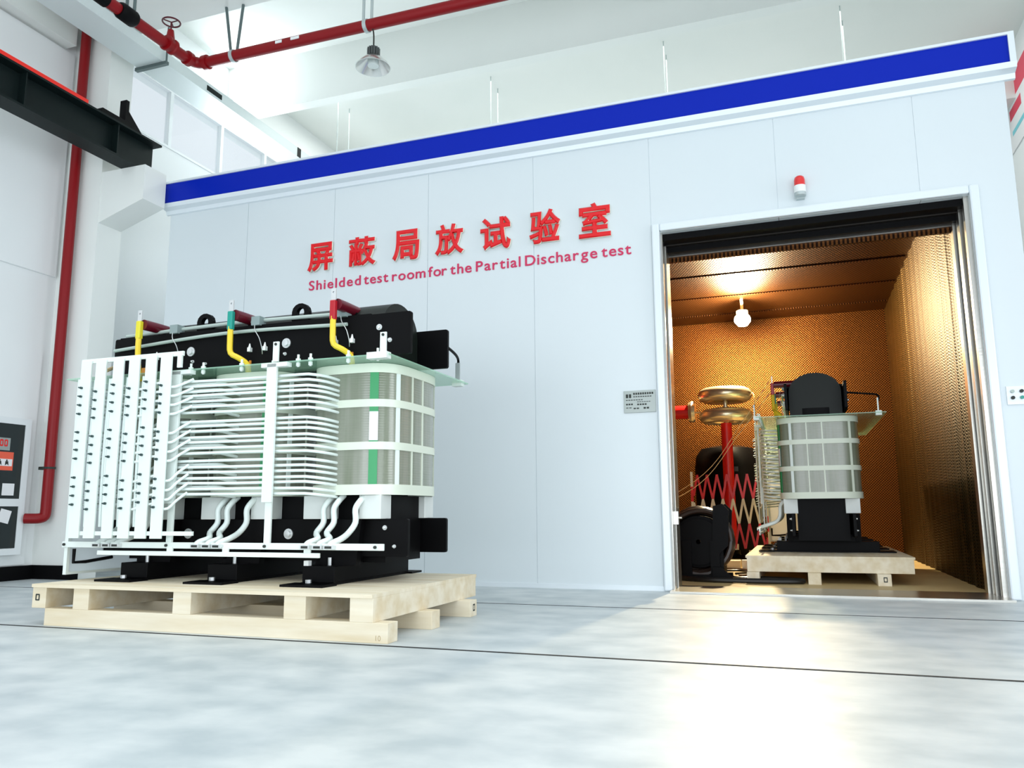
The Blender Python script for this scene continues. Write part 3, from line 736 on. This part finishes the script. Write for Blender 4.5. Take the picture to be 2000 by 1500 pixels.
# ------------------------------------------------------------------ inside the test room
il = thing('ceiling_light', 'bright glowing ceiling lamp at the back of the mesh room', 'lamp', (-.543, 10.5, 3.06))
MB().lathe((0, 0, 0), [(.002, -.10), (.06, -.085), (.10, -.035), (.105, .0), (.09, .04)], 24).obj('bulb', lamp_glow, il, smooth=True)
MB().lathe((0, 0, 0), [(.07, .04), (.075, .06), (.075, .11), (.02, .12), (.02, .27)], 24).obj('holder', cream_paint, il, smooth=True)
lamp('ceiling_light_beam', 'POINT', (-.543, 10.34, 2.97), 880, (1, .80, .48), .06)
# divider with two corona rings
dv = thing('voltage_divider', 'red upright insulator with two gold corona rings inside the mesh room', 'divider', (-.79, 10.22, .004))
MB().cyl((0, 0, .20), (0, 0, 1.68), .066, 24).obj('red_column', bright_red, dv, smooth=True)
MB().cyl((0, 0, .13), (0, 0, .20), .078, 24).obj('white_collar', label_w, dv, smooth=True)
bs = MB(); bs.cyl((0, 0, .05), (0, 0, .13), .10, 20)
for k in range(4):
    a = pi/4+k*pi/2; bs.cyl((0, 0, .09), (.26*cos(a), .26*sin(a), .022), .022, 8)
bs.obj('stand', black_m, dv)
for z in (1.765, 2.03):
    pr_ = []
    for k in range(14):
        a = 2*pi*k/14; pr_.append((.240+.092*cos(a), z+.088*sin(a)))
    MB().lathe((0, 0, 0), pr_, 44, closed=True).obj('corona_ring', gold_m, dv, smooth=True)
    MB().lathe((0, 0, 0), [(.001, z-.05), (.18, z-.05), (.18, z-.035), (.001, z-.035)], 30).obj('ring_plate', gold_m, dv, smooth=True)
MB().cyl((0, 0, 1.68), (0, 0, 2.03), .030, 14).obj('stem', gold_m, dv, smooth=True)
MB().cyl((0, 0, 1.80), (0, 0, 1.88), .055, 16).obj('collar', gold_m, dv, smooth=True)
# coupling capacitor coming in from the left
cc = thing('coupling_capacitor', 'red horizontal cylinder with gold end flange at the left of the mesh room', 'capacitor', (-1.20, 10.22, 1.845))
MB().cyl((-1.49, 0, 0), (-.03, 0, 0), .086, 24).obj('red_body', bright_red, cc, smooth=True)
MB().lathe((0, 0, 0), [(.07, -.045), (.12, -.04), (.14, 0), (.12, .04), (.04, .045), (.001, .045)], 30, 'x').obj('flange', gold_m, cc, smooth=True)
MB().cyl((.04, 0, -.01), (.352, 0, .0), .012, 10).obj('rod', gold_m, cc)
# red and white folding barrier
fb = thing('folding_barrier', 'red and white expanding trellis barrier before the red insulator', 'barrier', (-.77, 9.88, .004))
bw = .116; H0, H1 = .16, 1.03; LO, HI = -.415, .415
def bar(xa, xb):
    mb = MB(); n = Vector((-(H0-H1), 0, xb-xa)).normalized()*.0125
    def at(t): return Vector((xa+(xb-xa)*t, 0, H1+(H0-H1)*t))
    ts_ = sorted(((LO-xa)/(xb-xa), (HI-xa)/(xb-xa))); t0, t1 = max(0, ts_[0]), min(1, ts_[1])
    if t1-t0 < .04: return None
    for k in range(3):
        u, v_ = max(t0, k/3), min(t1, (k+1)/3)
        if v_ <= u: continue
        p, q = at(u), at(v_)
        vs = [mb.bm.verts.new(v) for v in ((p.x-n.x, -.006, p.z-n.z), (p.x+n.x, -.006, p.z+n.z), (q.x+n.x, -.006, q.z+n.z), (q.x-n.x, -.006, q.z-n.z))]
        ws = [mb.bm.verts.new((v.co.x, .006, v.co.z)) for v in vs]
        fs_ = [mb.bm.faces.new(vs), mb.bm.faces.new(ws[::-1])]
        for i in range(4): fs_.append(mb.bm.faces.new((vs[i], ws[i], ws[(i+1) % 4], vs[(i+1) % 4])))
        for f in fs_: f.material_index = 1 if k == 1 else 0
    return mb
for k in range(-2, 11):
    for sg, dy in ((1, -.007), (-1, .007)):
        o = bar(LO+.05+k*bw, LO+.05+k*bw+sg*bw*1.5)
        if o: o.obj('slat', [bright_red, cream_paint], fb, (0, dy, 0))
for x in (LO-.016, HI+.016):
    pp = MB()
    for k in range(6):
        z0 = .0+k*.178; n0 = len(pp.bm.faces); pp.box(x-.014, x+.014, -.02, .02, z0, z0+.178)
        pp.bm.faces.ensure_lookup_table()
        for f in pp.bm.faces[n0:]: f.material_index = k % 2
    pp.obj('end_post', [bright_red, cream_paint], fb)
# black tank behind
tk = thing('regulator_tank', 'large round black tank behind the red insulator', 'tank', (-.86, 11.05, .004))
MB().lathe((0, 0, 0), [(.40, 0), (.43, .02), (.43, 1.18), (.41, 1.32), (.34, 1.42), (.2, 1.455), (.002, 1.465)], 40).obj('shell', black_m, tk, smooth=True)
B(.02, .16, -.435, -.42, 1.10, 1.16).obj('rating_plate', mat('dull_plate', (.03, .03, .03), .4), tk)
# cable reel heap
rc = thing('cable_reel', 'black cable reel wound with thick cable just inside the doorway', 'cable reel', (-.83, 7.42, .004))
MB().lathe((-.02, 0, .33), [(.10, -.10), (.225, -.10), (.225, .10), (.10, .10)], 32, 'y', closed=True).obj('drum', black_m, rc, smooth=True)
wnd = MB(); hlx = []
for k in range(24*6+1):
    a = 2*pi*k/24; hlx.append((-.02+.275*cos(a), -.11+.037*k/24, .335+.275*sin(a)+.012*sin(a*2.3)))
wnd.tube(hlx, .026, 8, 0); wnd.obj('cable_winding', mat('sheathed_cable', (.035, .02, .014), .35), rc, smooth=True)
MB().lathe((-.02, 0, .33), [(.02, -.145), (.20, -.145), (.20, -.13), (.02, -.13)], 32, 'y', closed=True).obj('flange', black_m, rc, smooth=True)
MB().lathe((-.02, 0, .33), [(.02, .145), (.265, .145), (.265, .16), (.02, .16)], 32, 'y', closed=True).obj('flange', black_m, rc, smooth=True)
st = MB(); st.prism([(.12, .64), (.20, .66), (.255, .60), (.235, .30), (.15, .22), (.10, .30)], 'y', -.17, -.14); st.prism([(.12, .64), (.20, .66), (.255, .60), (.235, .30), (.15, .22), (.10, .30)], 'y', .155, .185)
st.box(-.25, .24, -.17, -.14, .0, .05); st.box(-.25, .24, .155, .185, .0, .05); st.box(.12, .19, -.14, .155, .03, .30); st.box(-.20, -.14, -.14, .155, .03, .30); st.box(.08, .16, -.168, -.142, .05, .34); st.box(-.16, -.08, -.168, -.142, .05, .34); st.box(.08, .16, .156, .184, .05, .34)
st.prism([(.10, .0), (.26, .0), (.27, .03), (.17, .12), (.10, .12)], 'y', -.21, -.17)
st.obj('stand', black_m, rc)
# cables on the floor
cabs = [([(-.62, 7.30, .028), (-.48, 7.22, .028), (-.25, 7.28, .028), (.0, 7.12, .028), (-.3, 7.05, .028), (-.75, 7.08, .028), (-1.0, 7.2, .028)], .022, black_rubber, 'thick black cable looped on the floor before the cable reel'),
        ([(-.55, 7.75, .016), (-.40, 7.9, .016), (-.46, 8.3, .016), (-.62, 8.6, .016), (-1.1, 8.8, .016)], .012, brown_cable, 'brown cable trailing on the floor behind the cable reel'),
        ([(-.60, 8.0, .014), (-.5, 8.2, .014), (-.6, 8.45, .014), (-.9, 8.3, .014), (-1.4, 8.2, .014)], .010, black_rubber, 'thin black cable on the floor left of the inner pallet')]
for pts, r, m, lb in cabs:
    tag(MB().tube(pts, r, 8, 6).obj('floor_cable', m, smooth=True), lb, 'cable')
for (x, y, sx_, sy, h, m, lb) in ((-.72, 8.95, .11, .10, .08, wood, 'yellow timber offcut on the floor below the barrier'), (-.53, 8.85, .06, .06, .09, paper, 'small white box on the floor beside the inner pallet'), (-.50, 9.45, .05, .05, .16, wood_dark, 'upright brown wood block on the floor behind the inner pallet')):
    tag(B(x-sx_, x+sx_, y-sy, y+sy, .004, .004+h).obj('offcut' if m != paper else 'small_box', m, bevel=.003), lb, 'block' if m != paper else 'box')
# test leads
leads = [([(-.455, 10.20, 2.05), (-.435, 10.16, 1.95), (-.43, 10.1, 1.5), (-.42, 9.93, .98)], .006, 'pale test wire dropping from the upper corona ring to the barrier'),
         ([(-.175, 7.96, 1.865), (-.50, 8.5, 1.50), (-.95, 8.9, 1.0), (-1.7, 9.3, .62), (-2.69, 9.7, .3)], .0035, 'thin wire slanting across the upright insulator, upper one'),
         ([(-.175, 8.67, 1.865), (-.55, 8.7, 1.40), (-1.0, 8.95, .90), (-1.7, 9.2, .58), (-2.69, 9.5, .25)], .0035, 'thin wire slanting across the upright insulator, lower one'),
         ([(-.455, 10.2, 1.80), (-.43, 9.9, 1.74), (-.43, 9.7, 1.68)], .004, 'short wire from the lower corona ring to the inner transformer')]
for pts, r, lb in leads:
    tag(MB().tube(pts, r, 6, 6).obj('test_wire', wire_m, smooth=True), lb, 'wire', 'test wires in the mesh room')
